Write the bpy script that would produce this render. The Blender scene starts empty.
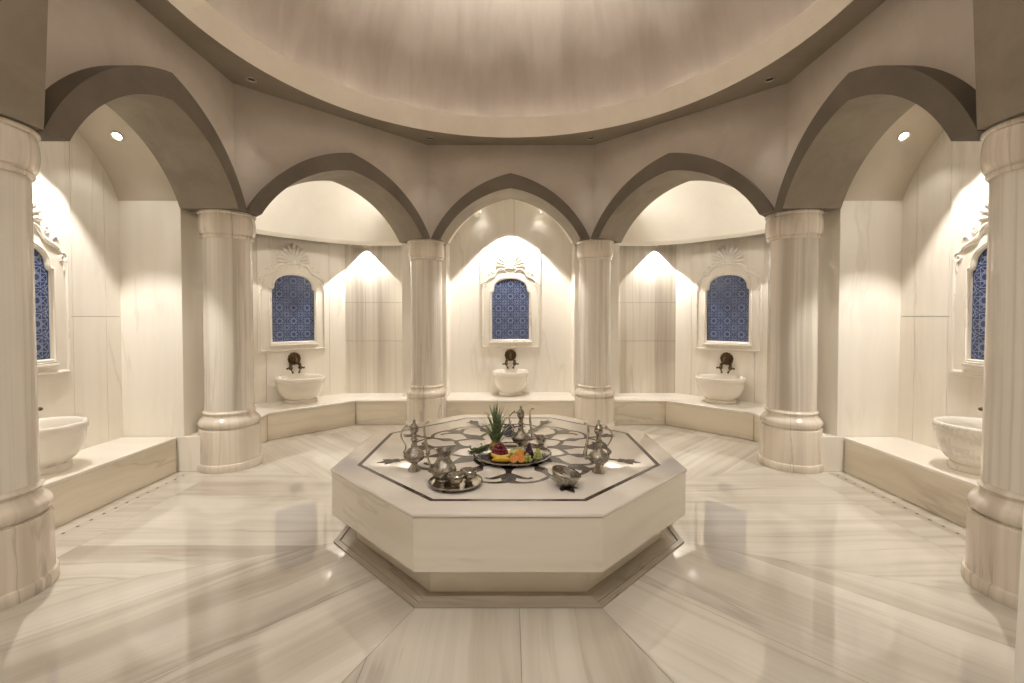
import bpy, math, random
from mathutils import Vector, Matrix
random.seed(7)
PI = math.pi
C = bpy.context.scene.collection
sc = bpy.context.scene
R = math.radians

# ------------------------------------------------------------------ helpers
class MB:
    """collects vertices and faces of ONE mesh"""
    def __init__(s): s.v = []; s.f = []; s.m = []; s.uv = {}
    def face(s, pts, mat=0, uv=None):
        b = len(s.v); s.v += [tuple(p) for p in pts]; s.f.append(tuple(range(b, b+len(pts)))); s.m.append(mat)
        if uv: s.uv[len(s.f)-1] = uv
    def grid(s, rows, close=False, mat=0, capa=False, capb=False):
        n = len(rows[0]); b = len(s.v)
        for r in rows: s.v += [tuple(p) for p in r]
        for i in range(len(rows)-1):
            for j in range(n if close else n-1):
                k = (j+1) % n
                s.f.append((b+i*n+j, b+i*n+k, b+(i+1)*n+k, b+(i+1)*n+j)); s.m.append(mat)
        if capa: s.f.append(tuple(b+j for j in reversed(range(n)))); s.m.append(mat)
        if capb: s.f.append(tuple(b+(len(rows)-1)*n+j for j in range(n))); s.m.append(mat)
    def box(s, x0, x1, y0, y1, z0, z1, mat=0):
        s.prism([(x0, y0), (x1, y0), (x1, y1), (x0, y1)], z0, z1, mat)
    def prism(s, poly, z0, z1, mat=0):
        a = sum(poly[i][0]*poly[(i+1) % len(poly)][1]-poly[(i+1) % len(poly)][0]*poly[i][1] for i in range(len(poly)))
        if a < 0: poly = poly[::-1]
        s.grid([[(x, y, z0) for x, y in poly], [(x, y, z1) for x, y in poly]], True, mat, True, True)
    def lathe(s, prof, n=32, c=(0, 0, 0), M=None, fr=None, mat=0, cap=True):
        rows = []
        for r, z in prof:
            row = []
            for j in range(n):
                a = 2*PI*j/n; rr = r*(fr(a, z) if fr else 1)
                p = Vector((rr*math.cos(a), rr*math.sin(a), z))
                if M: p = M @ p
                row.append((p.x+c[0], p.y+c[1], p.z+c[2]))
            rows.append(row)
        s.grid(rows, True, mat, cap and prof[0][0] > 1e-5, cap and prof[-1][0] > 1e-5)
    def tube(s, pts, rad, n=10, mat=0, flat=1.0, up=None):
        pts = [Vector(p) for p in pts]; N = len(pts)
        if not hasattr(rad, '__len__'): rad = [rad]*N
        rows = []; prev = None
        for i, p in enumerate(pts):
            t = (pts[min(i+1, N-1)]-pts[max(i-1, 0)]).normalized()
            ref = up or prev or (Vector((0, 0, 1)) if abs(t.z) < .9 else Vector((1, 0, 0)))
            a = (ref - t*ref.dot(t))
            a = a.normalized() if a.length > 1e-6 else t.orthogonal().normalized()
            b = t.cross(a); prev = a
            rows.append([p + a*math.cos(2*PI*j/n)*rad[i]*flat + b*math.sin(2*PI*j/n)*rad[i] for j in range(n)])
        s.grid(rows, True, mat, True, True)
    def ball(s, c, r, n=12, m=8, sc_=(1, 1, 1), mat=0, M=None):
        rows = []
        for i in range(m+1):
            t = PI*i/m; row = []
            rr = max(math.sin(t), 1e-4)
            for j in range(n):
                p = Vector((r*sc_[0]*rr*math.cos(2*PI*j/n), r*sc_[1]*rr*math.sin(2*PI*j/n), -r*sc_[2]*math.cos(t)))
                if M: p = M @ p
                row.append((p.x+c[0], p.y+c[1], p.z+c[2]))
            rows.append(row)
        s.grid(rows, True, mat)
    def build(s, name, mats, parent=None, loc=(0, 0, 0), uvmode='wall', angle=35, bevel=0, merge=True):
        me = bpy.data.meshes.new(name)
        me.from_pydata([tuple(p) for p in s.v], [], s.f)
        if not isinstance(mats, (list, tuple)): mats = [mats]
        for m in mats: me.materials.append(m)
        me.polygons.foreach_set('material_index', s.m)
        lay = me.uv_layers.new(name='vein')
        for p in me.polygons:
            n = p.normal; own = s.uv.get(p.index)
            for q, li in enumerate(p.loop_indices):
                if own: lay.data[li].uv = own[q]; continue
                co = me.vertices[me.loops[li].vertex_index].co
                if isinstance(uvmode, tuple) and uvmode[0] == 'cyl':
                    c0 = p.center; a0 = math.atan2(c0.y, c0.x); a = math.atan2(co.y, co.x)
                    while a-a0 > PI: a -= 2*PI
                    while a-a0 < -PI: a += 2*PI
                    u, v = co.z + uvmode[2]*a, a*uvmode[1]
                elif isinstance(uvmode, tuple) and uvmode[0] == 'dir':
                    d = uvmode[1]
                    u = co.x*math.cos(d)+co.y*math.sin(d); v = -co.x*math.sin(d)+co.y*math.cos(d)+co.z*.7
                elif uvmode == 'flat':
                    if abs(n.z) > .7: u, v = co.x, co.y
                    else:
                        t = Vector((-n.y, n.x, 0)).normalized(); u, v = co.dot(t), co.z
                else:
                    if abs(n.z) > .7: u, v = co.x, co.y
                    else:
                        t = Vector((-n.y, n.x, 0)).normalized(); u, v = co.z, co.dot(t)
                lay.data[li].uv = (u, v)
        me.polygons.foreach_set('use_smooth', [True]*len(me.polygons))
        if merge:
            import bmesh
            bm = bmesh.new(); bm.from_mesh(me)
            bmesh.ops.remove_doubles(bm, verts=bm.verts, dist=2e-5)
            bmesh.ops.recalc_face_normals(bm, faces=bm.faces)
            bm.to_mesh(me); bm.free()
        me.update()
        me.set_sharp_from_angle(angle=R(angle))
        o = bpy.data.objects.new(name, me); C.objects.link(o)
        o.location = loc
        if parent: o.parent = parent
        if bevel:
            b = o.modifiers.new('soft_edges', 'BEVEL'); b.width = bevel; b.segments = 2; b.limit_method = 'ANGLE'; b.angle_limit = R(40)
        return o

def thing(name, label, cat, loc=(0, 0, 0), rz=0, group=None):
    o = bpy.data.objects.new(name, None); C.objects.link(o)
    o.location = loc; o.rotation_euler = (0, 0, rz); o.empty_display_size = .1
    o['label'] = label; o['category'] = cat; o['kind'] = 'thing'
    if group: o['group'] = group
    return o
def tag(o, label, cat, group=None):
    o['label'] = label; o['category'] = cat; o['kind'] = 'thing'
    if group: o['group'] = group
    return o
def struct(o): o['kind'] = 'structure'; return o
def dup(root, label, loc, rz=None, rot=None):
    r = root.copy(); C.objects.link(r); r.location = loc
    if rz is not None: r.rotation_euler = (0, 0, rz)
    if rot is not None: r.rotation_euler = rot
    r['label'] = label
    for ch in list(root.children):
        c = ch.copy(); C.objects.link(c); c.parent = r
        for g in list(ch.children):
            d = g.copy(); C.objects.link(d); d.parent = c
    return r

# ------------------------------------------------------------------ materials
class NT:
    def __init__(s, name):
        s.mat = bpy.data.materials.new(name); s.mat.use_nodes = True
        s.t = s.mat.node_tree; s.t.nodes.clear()
        s.out = s.n('ShaderNodeOutputMaterial'); s.b = s.n('ShaderNodeBsdfPrincipled')
        s.l(s.b.outputs[0], s.out.inputs[0])
    def n(s, k, **kw):
        x = s.t.nodes.new(k)
        for a, b in kw.items(): setattr(x, a, b)
        return x
    def l(s, a, b): s.t.links.new(a, b)
    def math(s, op, a, b=None, c=None):
        x = s.n('ShaderNodeMath', operation=op)
        for i, q in enumerate((a, b, c)):
            if q is None: continue
            if isinstance(q, (int, float)): x.inputs[i].default_value = q
            else: s.l(q, x.inputs[i])
        return x.outputs[0]
    def ramp(s, fac, a, b):
        x = s.n('ShaderNodeMapRange'); x.interpolation_type = 'SMOOTHSTEP'
        s.l(fac, x.inputs[0]); x.inputs[1].default_value = a; x.inputs[2].default_value = b
        return x.outputs[0]
    def mix(s, fac, a, b):
        x = s.n('ShaderNodeMix', data_type='RGBA')
        if isinstance(fac, (int, float)): x.inputs[0].default_value = fac
        else: s.l(fac, x.inputs[0])
        for i, q in ((6, a), (7, b)):
            if isinstance(q, tuple): x.inputs[i].default_value = (*q, 1)
            else: s.l(q, x.inputs[i])
        return x.outputs[2]
    def noise(s, vec, scale, detail=3, rough=.55, dist=0):
        x = s.n('ShaderNodeTexNoise'); s.l(vec, x.inputs['Vector'])
        x.inputs['Scale'].default_value = scale; x.inputs['Detail'].default_value = detail
        x.inputs['Roughness'].default_value = rough; x.inputs['Distortion'].default_value = dist
        return x.outputs['Fac']
    def scaled(s, vec, sx, sy, off=None):
        x = s.n('ShaderNodeMapping'); s.l(vec, x.inputs[0]); x.inputs['Scale'].default_value = (sx, sy, 1)
        if off is None: return x.outputs[0]
        y = s.n('ShaderNodeVectorMath', operation='ADD'); s.l(x.outputs[0], y.inputs[0]); s.l(off, y.inputs[1])
        return y.outputs[0]

def marble(name, base, streak, vein, amt=.55, fine=.3, vamt=.5, rough=.12, across=2.2, along=.22, cloud=.0, coat=0.0, wav=.5):
    N = NT(name)
    uv = N.n('ShaderNodeUVMap', uv_map='vein').outputs[0]
    oi = N.n('ShaderNodeObjectInfo').outputs['Random']
    cb = N.n('ShaderNodeCombineXYZ'); N.l(N.math('MULTIPLY', oi, 23.0), cb.inputs[0]); N.l(N.math('MULTIPLY', oi, 57.0), cb.inputs[1])
    off = cb.outputs[0]
    w = N.noise(N.scaled(uv, 1.1, 1.1, off), 1.0, 2)
    wob = N.n('ShaderNodeCombineXYZ'); N.l(N.math('MULTIPLY', N.math('SUBTRACT', w, .5), wav), wob.inputs[1])
    base_v = N.scaled(uv, along, across, off)
    x = N.n('ShaderNodeVectorMath', operation='ADD'); N.l(base_v, x.inputs[0]); N.l(wob.outputs[0], x.inputs[1]); vv = x.outputs[0]
    n1 = N.ramp(N.noise(vv, 1.0, 4, .6), .42, .72)
    n2 = N.ramp(N.noise(N.scaled(vv, 1.4, 6.0), 1.0, 4, .6), .45, .8)
    n3 = N.noise(N.scaled(vv, 1.8, .9, off), 1.0, 5, .55)
    d = N.math('ABSOLUTE', N.math('SUBTRACT', n3, .5))
    line = N.math('MULTIPLY', N.math('SUBTRACT', 1.0, N.ramp(d, .002, .022)), N.ramp(N.noise(N.scaled(uv, .5, 1.0, off), 1.3, 2), .45, .62))
    col = N.mix(N.math('MULTIPLY', n1, amt), base, streak)
    col = N.mix(N.math('MULTIPLY', n2, fine), col, streak)
    col = N.mix(N.math('MULTIPLY', line, vamt), col, vein)
    N.l(col, N.b.inputs['Base Color'])
    N.b.inputs['Roughness'].default_value = rough
    N.b.inputs['IOR'].default_value = 1.5
    N.b.inputs['Coat Weight'].default_value = coat
    N.b.inputs['Coat Roughness'].default_value = .04
    return N.mat

def plaster(name, a, b, rough=.75, streaky=False, scale=1.6):
    N = NT(name)
    tc = N.n('ShaderNodeTexCoord').outputs['Object']
    if streaky:
        uv = N.n('ShaderNodeUVMap', uv_map='vein').outputs[0]
        v1 = N.ramp(N.noise(N.scaled(uv, .7, 3.2), 1.0, 5, .62, .4), .3, .72)
        v2 = N.noise(N.scaled(uv, 2.2, 2.6), 1.5, 6, .65)
    else:
        v1 = N.ramp(N.noise(tc, scale, 6, .62, .5), .3, .72)
        v2 = N.noise(tc, scale*4.5, 5, .65, .8)
    f = N.math('ADD', N.math('MULTIPLY', v1, .65), N.math('MULTIPLY', v2, .35))
    N.l(N.mix(f, a, b), N.b.inputs['Base Color'])
    N.b.inputs['Roughness'].default_value = rough
    N.b.inputs['Specular IOR Level'].default_value = .25
    bp = N.n('ShaderNodeBump'); bp.inputs['Strength'].default_value = .12; bp.inputs['Distance'].default_value = .01
    N.l(v2, bp.inputs['Height']); N.l(bp.outputs[0], N.b.inputs['Normal'])
    return N.mat

def simple(name, col, rough=.5, metal=0, spec=.5, noise_amt=0, col2=None, scale=20, bump=0, bscale=60, coat=0, sss=0):
    N = NT(name)
    N.b.inputs['Roughness'].default_value = rough; N.b.inputs['Metallic'].default_value = metal
    N.b.inputs['Specular IOR Level'].default_value = spec
    N.b.inputs['Coat Weight'].default_value = coat
    tc = N.n('ShaderNodeTexCoord').outputs['Object']
    f = N.ramp(N.noise(tc, scale, 4), .35, .68)
    N.l(N.mix(N.math('MULTIPLY', f, 1.0 if col2 else 0.0), col, col2 or col), N.b.inputs['Base Color'])
    if bump:
        vo = N.n('ShaderNodeTexVoronoi'); N.l(tc, vo.inputs['Vector']); vo.inputs['Scale'].default_value = bscale
        bp = N.n('ShaderNodeBump'); bp.inputs['Strength'].default_value = bump; bp.inputs['Distance'].default_value = .004
        N.l(vo.outputs['Distance'], bp.inputs['Height']); N.l(bp.outputs[0], N.b.inputs['Normal'])
    return N.mat

def glow(name, col, s):
    N = NT(name)
    N.b.inputs['Base Color'].default_value = (*col, 1)
    N.b.inputs['Emission Color'].default_value = (*col, 1); N.b.inputs['Emission Strength'].default_value = s
    return N.mat

WB, WS, WV = (.84, .798, .725), (.56, .49, .40), (.30, .25, .20)
M_wall = marble('cream_wall_marble', WB, (.66, .59, .49), (.50, .44, .36), .55, .25, .25, .14, 2.0, .16)
M_pale = marble('pale_panel_marble', (.86, .825, .76), (.72, .665, .58), (.55, .49, .40), .45, .2, .25, .14, 2.0, .16)
M_col = marble('column_marble', (.78, .738, .67), (.43, .38, .32), (.36, .30, .24), .8, .62, .25, .16, 5.5, .12, wav=.25)
M_flank = marble('streaked_wall_marble', (.80, .755, .68), (.42, .36, .29), (.40, .33, .26), .9, .4, .3, .14, 3.2, .08, wav=.2)
M_base = marble('veined_base_marble', (.78, .72, .63), (.50, .43, .36), (.30, .25, .21), .75, .5, .5, .16, 4.2, .25, wav=.4)
M_floor = marble('floor_marble', (.69, .655, .59), (.43, .38, .31), (.36, .30, .24), .8, .45, .4, .03, 2.6, .10, coat=1.0, wav=.3)
M_bench = marble('bench_marble', (.80, .74, .63), (.56, .49, .38), (.38, .32, .25), .6, .35, .35, .12, 2.2, .2)
M_table = marble('platform_marble', (.82, .78, .70), (.64, .57, .46), (.48, .41, .33), .5, .25, .3, .09, 1.8, .25, coat=.2)
M_tabletop = marble('polished_platform_top', (.80, .76, .71), (.68, .63, .56), (.5, .45, .4), .45, .2, .15, .035, 1.6, .3, coat=.5)
M_strip = marble('grey_gutter_marble', (.48, .42, .34), (.33, .285, .225), (.2, .16, .12), .8, .4, .4, .1, 5, .35, wav=.5)
M_basin = marble('basin_marble', (.86, .82, .75), (.68, .61, .52), (.34, .29, .24), .4, .15, .3, .12, 1.2, .6, wav=.7)
M_inlay = simple('dark_brown_stone_inlay', (.050, .036, .028), .16, 0, .25, col2=(.085, .062, .048), scale=12)
M_grout = simple('grout', (.30, .25, .19), .8)
M_drum = plaster('warm_grey_plaster', (.61, .555, .49), (.49, .44, .39))
M_dome = plaster('streaked_dome_plaster', (.475, .42, .37), (.365, .318, .275), streaky=True)  # two-tone streaks running up the dome
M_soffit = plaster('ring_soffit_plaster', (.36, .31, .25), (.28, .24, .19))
M_ring = plaster('ring_fascia_plaster', (.72, .67, .59), (.63, .58, .50))
M_band = plaster('brown_arch_plaster', (.175, .148, .118), (.125, .105, .083), scale=2.2)
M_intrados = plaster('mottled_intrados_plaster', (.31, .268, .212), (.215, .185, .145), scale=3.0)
M_cream = plaster('cream_vault_plaster', (.86, .82, .74), (.78, .73, .64))
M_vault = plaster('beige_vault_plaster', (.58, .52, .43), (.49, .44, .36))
M_tile = simple('blue_glazed_tile', (.028, .045, .135), .15, 0, .5, col2=(.045, .07, .18), scale=9, coat=.3)
M_lattice = simple('pale_blue_lattice', (.30, .36, .52), .3)
M_bronze = simple('dark_bronze', (.16, .11, .06), .35, 1, .5, col2=(.09, .06, .035), scale=40)
M_silver = simple('engraved_silver', (.46, .425, .37), .24, 1, .5, col2=(.22, .20, .17), scale=55, bump=.55, bscale=130)
M_silver_s = simple('smooth_silver', (.56, .52, .455), .17, 1, .5, col2=(.40, .37, .32), scale=30)
M_black = simple('black_recess', (.012, .010, .009), .6)
M_chrome = simple('lamp_trim_metal', (.80, .76, .70), .25, 1)
M_lens = glow('lit_lens', (1, .93, .80), 14.0)
M_dimlens = glow('dim_lens', (1, .90, .74), .25)

# ------------------------------------------------------------------ plan of the hall
CAM_H = 1.545
HB = .35                      # bench height
SPR = 2.605                    # arch springing
ZC = 3.93                     # flat ceiling
V3, V2, V1 = (-2.66, 2.616), (-2.66, 4.626), (-1.083, 6.2)
TC = (-.012, 3.58)              # centre of the platform
DC = (0.0, 3.52)              # centre of the dome
def mir(p): return (-p[0], p[1])
SIDES = {  # name: (P, Q, inner half width, inner rise, outer rise)
    'left': (V3, V2, .85, .645, .86), 'back_left': (V2, V1, .98, .665, .875), 'back': (V1, mir(V1), .95, .686, .885),
    'back_right': (mir(V1), mir(V2), .98, .665, .875), 'right': (mir(V2), mir(V3), .85, .645, .86)}

def frame(P, Q):
    P, Q = Vector(P), Vector(Q); mid = (P+Q)/2; d = (Q-P).normalized()
    out = Vector((-d.y, d.x))
    if (mid - Vector(DC)).dot(out) < 0: out = -out
    return lambda u, v, z: (mid.x+d.x*u+out.x*v, mid.y+d.y*u+out.y*v, z), (Q-P).length/2, d, out, mid

def pointed(a, h, n=22, delta=27):
    """half a pointed arch, apex to springing, then mirrored: list of (u, z)"""
    c = math.atan2(h, a); dl = R(delta); t1, t2 = c-dl, c+dl
    Rr = math.hypot(a, h)/(2*math.sin(dl))
    half = []
    for i in range(n+1):
        t = t1+(t2-t1)*i/n
        half.append((Rr*(math.sin(t)-math.sin(t1)), h-Rr*(math.cos(t1)-math.cos(t))))
    return [(-u, z) for u, z in reversed(half)] + half[1:]

DEP, SET = .57, .17
trim_no = 0
def next_trim():
    global trim_no; trim_no += 1; return 'trim_%d' % trim_no

for side, (P, Q, a, hi, ho) in SIDES.items():
    F, half, d, out, mid = frame(P, Q)
    I = pointed(a, hi); O = pointed(half, ho)
    n = len(I)
    A = MB()
    fi = [F(u, 0, SPR+z) for u, z in I]; fo = [F(u, 0, SPR+z) for u, z in O]
    bi = [F(u, DEP, SPR+z) for u, z in I]; bo = [F(u, DEP, SPR+z) for u, z in O]
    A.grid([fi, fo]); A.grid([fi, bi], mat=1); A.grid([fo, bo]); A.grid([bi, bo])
    for k in (0, n-1): A.face([fi[k], fo[k], bo[k], bi[k]])
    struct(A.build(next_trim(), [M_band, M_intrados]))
    B = MB()
    mt = math.tan(R(22.5))
    for v in (SET, DEP):
        lo = [F(u, v, SPR+z) for u, z in O]; up = [F(u, v, ZC) for u, z in O]
        e0, e1 = -half-v*mt, half+v*mt
        lo = [F(e0, v, SPR)]+lo+[F(e1, v, SPR)]; up = [F(e0, v, ZC)]+up+[F(e1, v, ZC)]
        B.grid([lo, up])
    B.grid([[F(-half-SET*mt, SET, SPR)]+[F(u, SET, SPR+z) for u, z in O]+[F(half+SET*mt, SET, SPR)],
            [F(-half-DEP*mt, DEP, SPR)]+[F(u, DEP, SPR+z) for u, z in O]+[F(half+DEP*mt, DEP, SPR)]])
    struct(B.build('wall_'+side, M_drum))

def shell_vault(F, a, h, v0, v1, z0, name, mat, th=.06):
    I = pointed(a, h, delta=28); O = pointed(a+th, h+th, delta=28)
    m = MB()
    m.grid([[F(u, v0, z0+z) for u, z in I], [F(u, v1, z0+z) for u, z in I]])
    m.grid([[F(u, v0, z0+z) for u, z in O], [F(u, v1, z0+z) for u, z in O]])
    m.grid([[F(u, v0, z0+z) for u, z in I], [F(u, v0, z0+z) for u, z in O]])
    return struct(m.build(name, mat))

ZV = 2.69
VH = .72
for side, nm in (('left', 'ceiling_left_niche'), ('right', 'ceiling_right_niche'), ('back', 'ceiling_back_niche')):
    F, half, d, out, mid = frame(*SIDES[side][:2])
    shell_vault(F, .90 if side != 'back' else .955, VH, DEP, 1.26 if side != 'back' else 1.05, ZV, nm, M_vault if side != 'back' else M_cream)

# ---- walls of the niches
def wall_box(name, x0, x1, y0, y1, z0, z1, mat, bevel=0):
    m = MB(); m.box(x0, x1, y0, y1, z0, z1); return struct(m.build(name, mat, bevel=bevel))
def slabbed_wall(name, p, q, z1, mat, thick=.15, joints=(), zj=()):
    """wall of marble slabs from p to q (plan); thickness away from the hall; thin open joints between slabs"""
    P, Q = Vector(p), Vector(q); L = (Q-P).length; d = (Q-P).normalized(); o = Vector((-d.y, d.x))
    if (((P+Q)/2)-Vector(DC)).dot(o) < 0: o = -o
    m = MB(); g = .0022
    us = [0]+[j*L for j in joints]+[L]; zs = [0]+list(zj)+[z1]
    def at(u, v): w = P+d*u+o*v; return (w.x, w.y)
    for i in range(len(us)-1):
        for k in range(len(zs)-1):
            u0 = us[i]+(g if i else 0); u1 = us[i+1]-(g if i < len(us)-2 else 0)
            z0 = zs[k]+(g if k else 0); zz = zs[k+1]-(g if k < len(zs)-2 else 0)
            m.prism([at(u0, 0), at(u1, 0), at(u1, .03), at(u0, .03)], z0, zz)
    m.prism([at(0, .028), at(L, .028), at(L, thick), at(0, thick)], 0, z1, 1)
    return struct(m.build(name, [mat, M_grout], merge=False))

slabbed_wall('wall_back_niche', (-.955, 7.2), (.955, 7.2), 3.5, M_pale, joints=(.53,), zj=())
for s in (-1, 1):
    sd = 'left' if s < 0 else 'right'
    slabbed_wall('wall_%s_niche' % sd, (s*3.87, 2.70), (s*3.87, 4.54), 3.5, M_wall, joints=(.1, .32, .72, .9), zj=(1.55,))
    # pier between side niche and apse, pier between apse and back niche, near pier
    wall_box('wall_%s_pier' % sd, *sorted((s*3.95, s*3.26)), 4.52, 5.15, 0, ZV+.01, M_pale, .004)
    wall_box('wall_back_%s_pier' % sd, *sorted((s*1.62, s*.955)), 6.80, 7.34, 0, ZV, M_pale, .004)
    wall_box('wall_near_%s_pier' % sd, *sorted((s*3.95, s*3.26)), 2.05, 2.71, 0, ZV+.01, M_pale, .004)
    # apse facets
    slabbed_wall('wall_%s_apse_flank' % sd, (s*2.59, 7.135), (s*1.60, 7.135), ZV, M_flank, joints=(.32,), zj=(1.17, 1.77))
    slabbed_wall('wall_%s_apse_back' % sd, (s*3.58, 6.145), (s*2.59, 7.135), ZV, M_wall, joints=(.18, .82), zj=())
    slabbed_wall('wall_%s_apse_side' % sd, (s*3.58, 5.14), (s*3.58, 6.145), ZV, M_flank, joints=(.5,), zj=(1.17, 1.77))
    # low plinth between bench end and column
    wall_box('baseboard_%s_pier' % sd, *sorted((s*3.319, s*2.95)), 4.51, 4.95, 0, HB, M_pale, .004)
    # impost block above the near column
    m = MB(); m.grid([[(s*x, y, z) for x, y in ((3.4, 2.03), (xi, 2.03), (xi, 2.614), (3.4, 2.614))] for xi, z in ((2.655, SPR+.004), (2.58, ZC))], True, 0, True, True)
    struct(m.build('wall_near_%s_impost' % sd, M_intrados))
    # half dome over the apse
    P, Q = (V2, V1) if s < 0 else (mir(V1), mir(V2))
    F, half, d, out, mid = frame(P, Q)
    base = [(-1.42, DEP), (-1.40, .80), (-.70, 1.45), (.70, 1.45), (1.40, .80), (1.42, DEP)]
    for _ in range(3):
        nb = [base[0]]
        for i in range(len(base)-1):
            (x0, y0), (x1, y1) = base[i], base[i+1]
            nb += [(x0*.8+x1*.2, y0*.8+y1*.2), (x0*.2+x1*.8, y0*.2+y1*.8)]
        base = nb+[base[-1]]
    m = MB(); rows = []
    for i in range(15):
        t = (PI/2)*i/14; cs = max(math.cos(t), .001)
        rows.append([F(u*cs, DEP+(v-DEP)*cs, ZV+.86*math.sin(t)) for u, v in base])
    m.grid(rows)
    rows2 = [[F(u*1.05, DEP+(v-DEP)*1.06, ZV), F(u*1.05, DEP+(v-DEP)*1.06, ZV+.03)] for u, v in base]
    m.grid(rows2)
    struct(m.build('ceiling_%s_apse' % sd, M_cream))
    # cornice under the half dome, with room for a small lamp
    m = MB()
    prof = [(1.03, ZV-.055), (1.0, ZV-.055), (.985, ZV-.035), (.964, ZV-.012), (.962, ZV-.004), (.962, ZV+.004), (1.03, ZV+.004)]
    m.grid([[F(u*k, DEP+(v-DEP)*k, z) for u, v in base] for k, z in prof])
    struct(m.build(next_trim(), M_cream))

# ---- columns
CPOS = [(-2.93, 2.50), (-2.935, 4.74), (-1.198, 6.477), (1.198, 6.477), (2.935, 4.74), (2.93, 2.50)]
col = thing('column', 'veined marble column closest to the camera beside the far-left basin niche', 'column', (*CPOS[0], 0), 0, 'marble columns under the arches')
m = MB(); m.lathe([(.226, .595), (.223, 1.5), (.222, 2.34)], 56, cap=False); m.build('shaft', M_col, col, uvmode=('cyl', .225, .05))
m = MB()
cap_p = [(.222, 2.318), (.234, 2.322), (.239, 2.331), (.239, 2.343), (.232, 2.352), (.236, 2.358)]
cap_p += [(.246+.013*math.sin(PI*t/10)**.7, 2.362+.195*t/10) for t in range(11)] + [(.256, 2.560), (.262, 2.568), (.262, 2.582), (.255, 2.589), (.0, 2.589)]
m.lathe([(r, z+.015) for r, z in cap_p], 56, cap=False); m.build('capital', M_base, col, uvmode=('cyl', .27, .4))
m = MB()
bp = [(.0, 0), (.297, 0), (.301, .012), (.301, .056), (.296, .070), (.283, .076), (.2805, .40), (.277, .410), (.270, .414), (.272, .420)]
bp += [(.258+.025*math.sin(PI*t/10)**.8, .422+.088*t/10) for t in range(11)]
bp += [(.250, .516), (.238, .532), (.229, .546), (.231, .555)] + [(.230+.013*math.sin(PI*t/6), .557+.030*t/6) for t in range(7)] + [(.227, .592), (.226, .60)]
m.lathe(bp, 56, cap=False); m.build('base', M_base, col, uvmode=('cyl', .27, .12))
labs = ['veined marble column between the side niche and the apse, nearer the silver jug', 'marble column behind the platform, between the silver jug side apse and the central niche', 'marble column behind the platform, between the central niche and the tilted bowl side apse', 'marble column between the apse and the side niche, nearer the tilted bowl', 'marble column nearest the camera on the tilted bowl side, cropped by the frame']
for i, (p, l) in enumerate(zip(CPOS[1:], labs)):
    c = dup(col, l, (*p, 0), [.0, .9, 2.3, 2.6, 4.1][i])
col['label'] = 'marble column nearest the camera on the silver jug side, cropped by the frame'

# ---- flat ceiling with round opening, ring, dome
RD = 2.58
X0, X1, Y0, Y1 = -4.3, 4.3, -2.0, 7.6
m = MB(); N_ = 96; ci = []; re = []
angs = sorted(set([2*PI*i/N_ for i in range(N_)] + [math.atan2(y-DC[1], x-DC[0]) % (2*PI) for x in (X0, X1) for y in (Y0, Y1)]))
for t in angs:
    c, s_ = math.cos(t), math.sin(t)
    k = min([((X1 if c > 0 else X0)-DC[0])/c if abs(c) > 1e-9 else 1e9, ((Y1 if s_ > 0 else Y0)-DC[1])/s_ if abs(s_) > 1e-9 else 1e9])
    ci.append((DC[0]+RD*c, DC[1]+RD*s_)); re.append((DC[0]+k*c, DC[1]+k*s_))
for z in (ZC, ZC+.12):
    m.grid([[(x, y, z) for x, y in ci], [(x, y, z) for x, y in re]], True)
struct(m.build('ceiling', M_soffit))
m = MB(); m.lathe([(RD, ZC-.002), (RD, ZC+.262), (RD+.07, ZC+.262), (RD+.07, ZC+.12), (RD+.42, ZC+.12)], 128, c=(*DC, 0), cap=False)
struct(m.build(next_trim(), M_ring, angle=30))
m = MB(); prof = [(2.92*math.cos(t), ZC+.12+2.65*math.sin(t)) for t in [PI/2*i/28 for i in range(28)]] + [(.001, ZC+2.77)]
rows = [[(DC[0]+r*math.cos(2*PI*j/128), DC[1]+r*math.sin(2*PI*j/128), z) for j in range(128)] for r, z in prof]
b = len(rows)
for i in range(b-1):
    for j in range(128):
        k = (j+1) % 128
        m.face([rows[i][j], rows[i][k], rows[i+1][k], rows[i+1][j]],
               uv=[(i*.16, j*.14), (i*.16, (j+1)*.14), ((i+1)*.16, (j+1)*.14), ((i+1)*.16, j*.14)])
struct(m.build('ceiling_dome', M_dome, angle=60))

# ---- vestibule behind the camera, outer shell
wall_box('wall_vestibule_left', -3.75, -3.6, -2.0, 2.06, 0, ZC, M_wall)
wall_box('wall_vestibule_right', 3.6, 3.75, -2.0, 2.06, 0, ZC, M_wall)
wall_box('wall_vestibule_back', -3.75, 3.75, -2.1, -1.95, 0, ZC, M_wall)
# battered marble jambs of the doorway the camera stands in
for s, xa, xb in ((-1, .915, .915), (1, .900, .912)):
    m = MB(); y0, y1 = .74, .80
    rows = [[(s*x, y0, z), (s*(x+.25), y0, z), (s*(x+.25), y1, z), (s*x, y1, z)] for x, z in ((xa-.004, 0), (xa, .888), (xb, 1.25), (xb+.06, 1.8))]
    m.grid(rows, True, 0, True, True); struct(m.build(next_trim(), M_pale))

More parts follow.
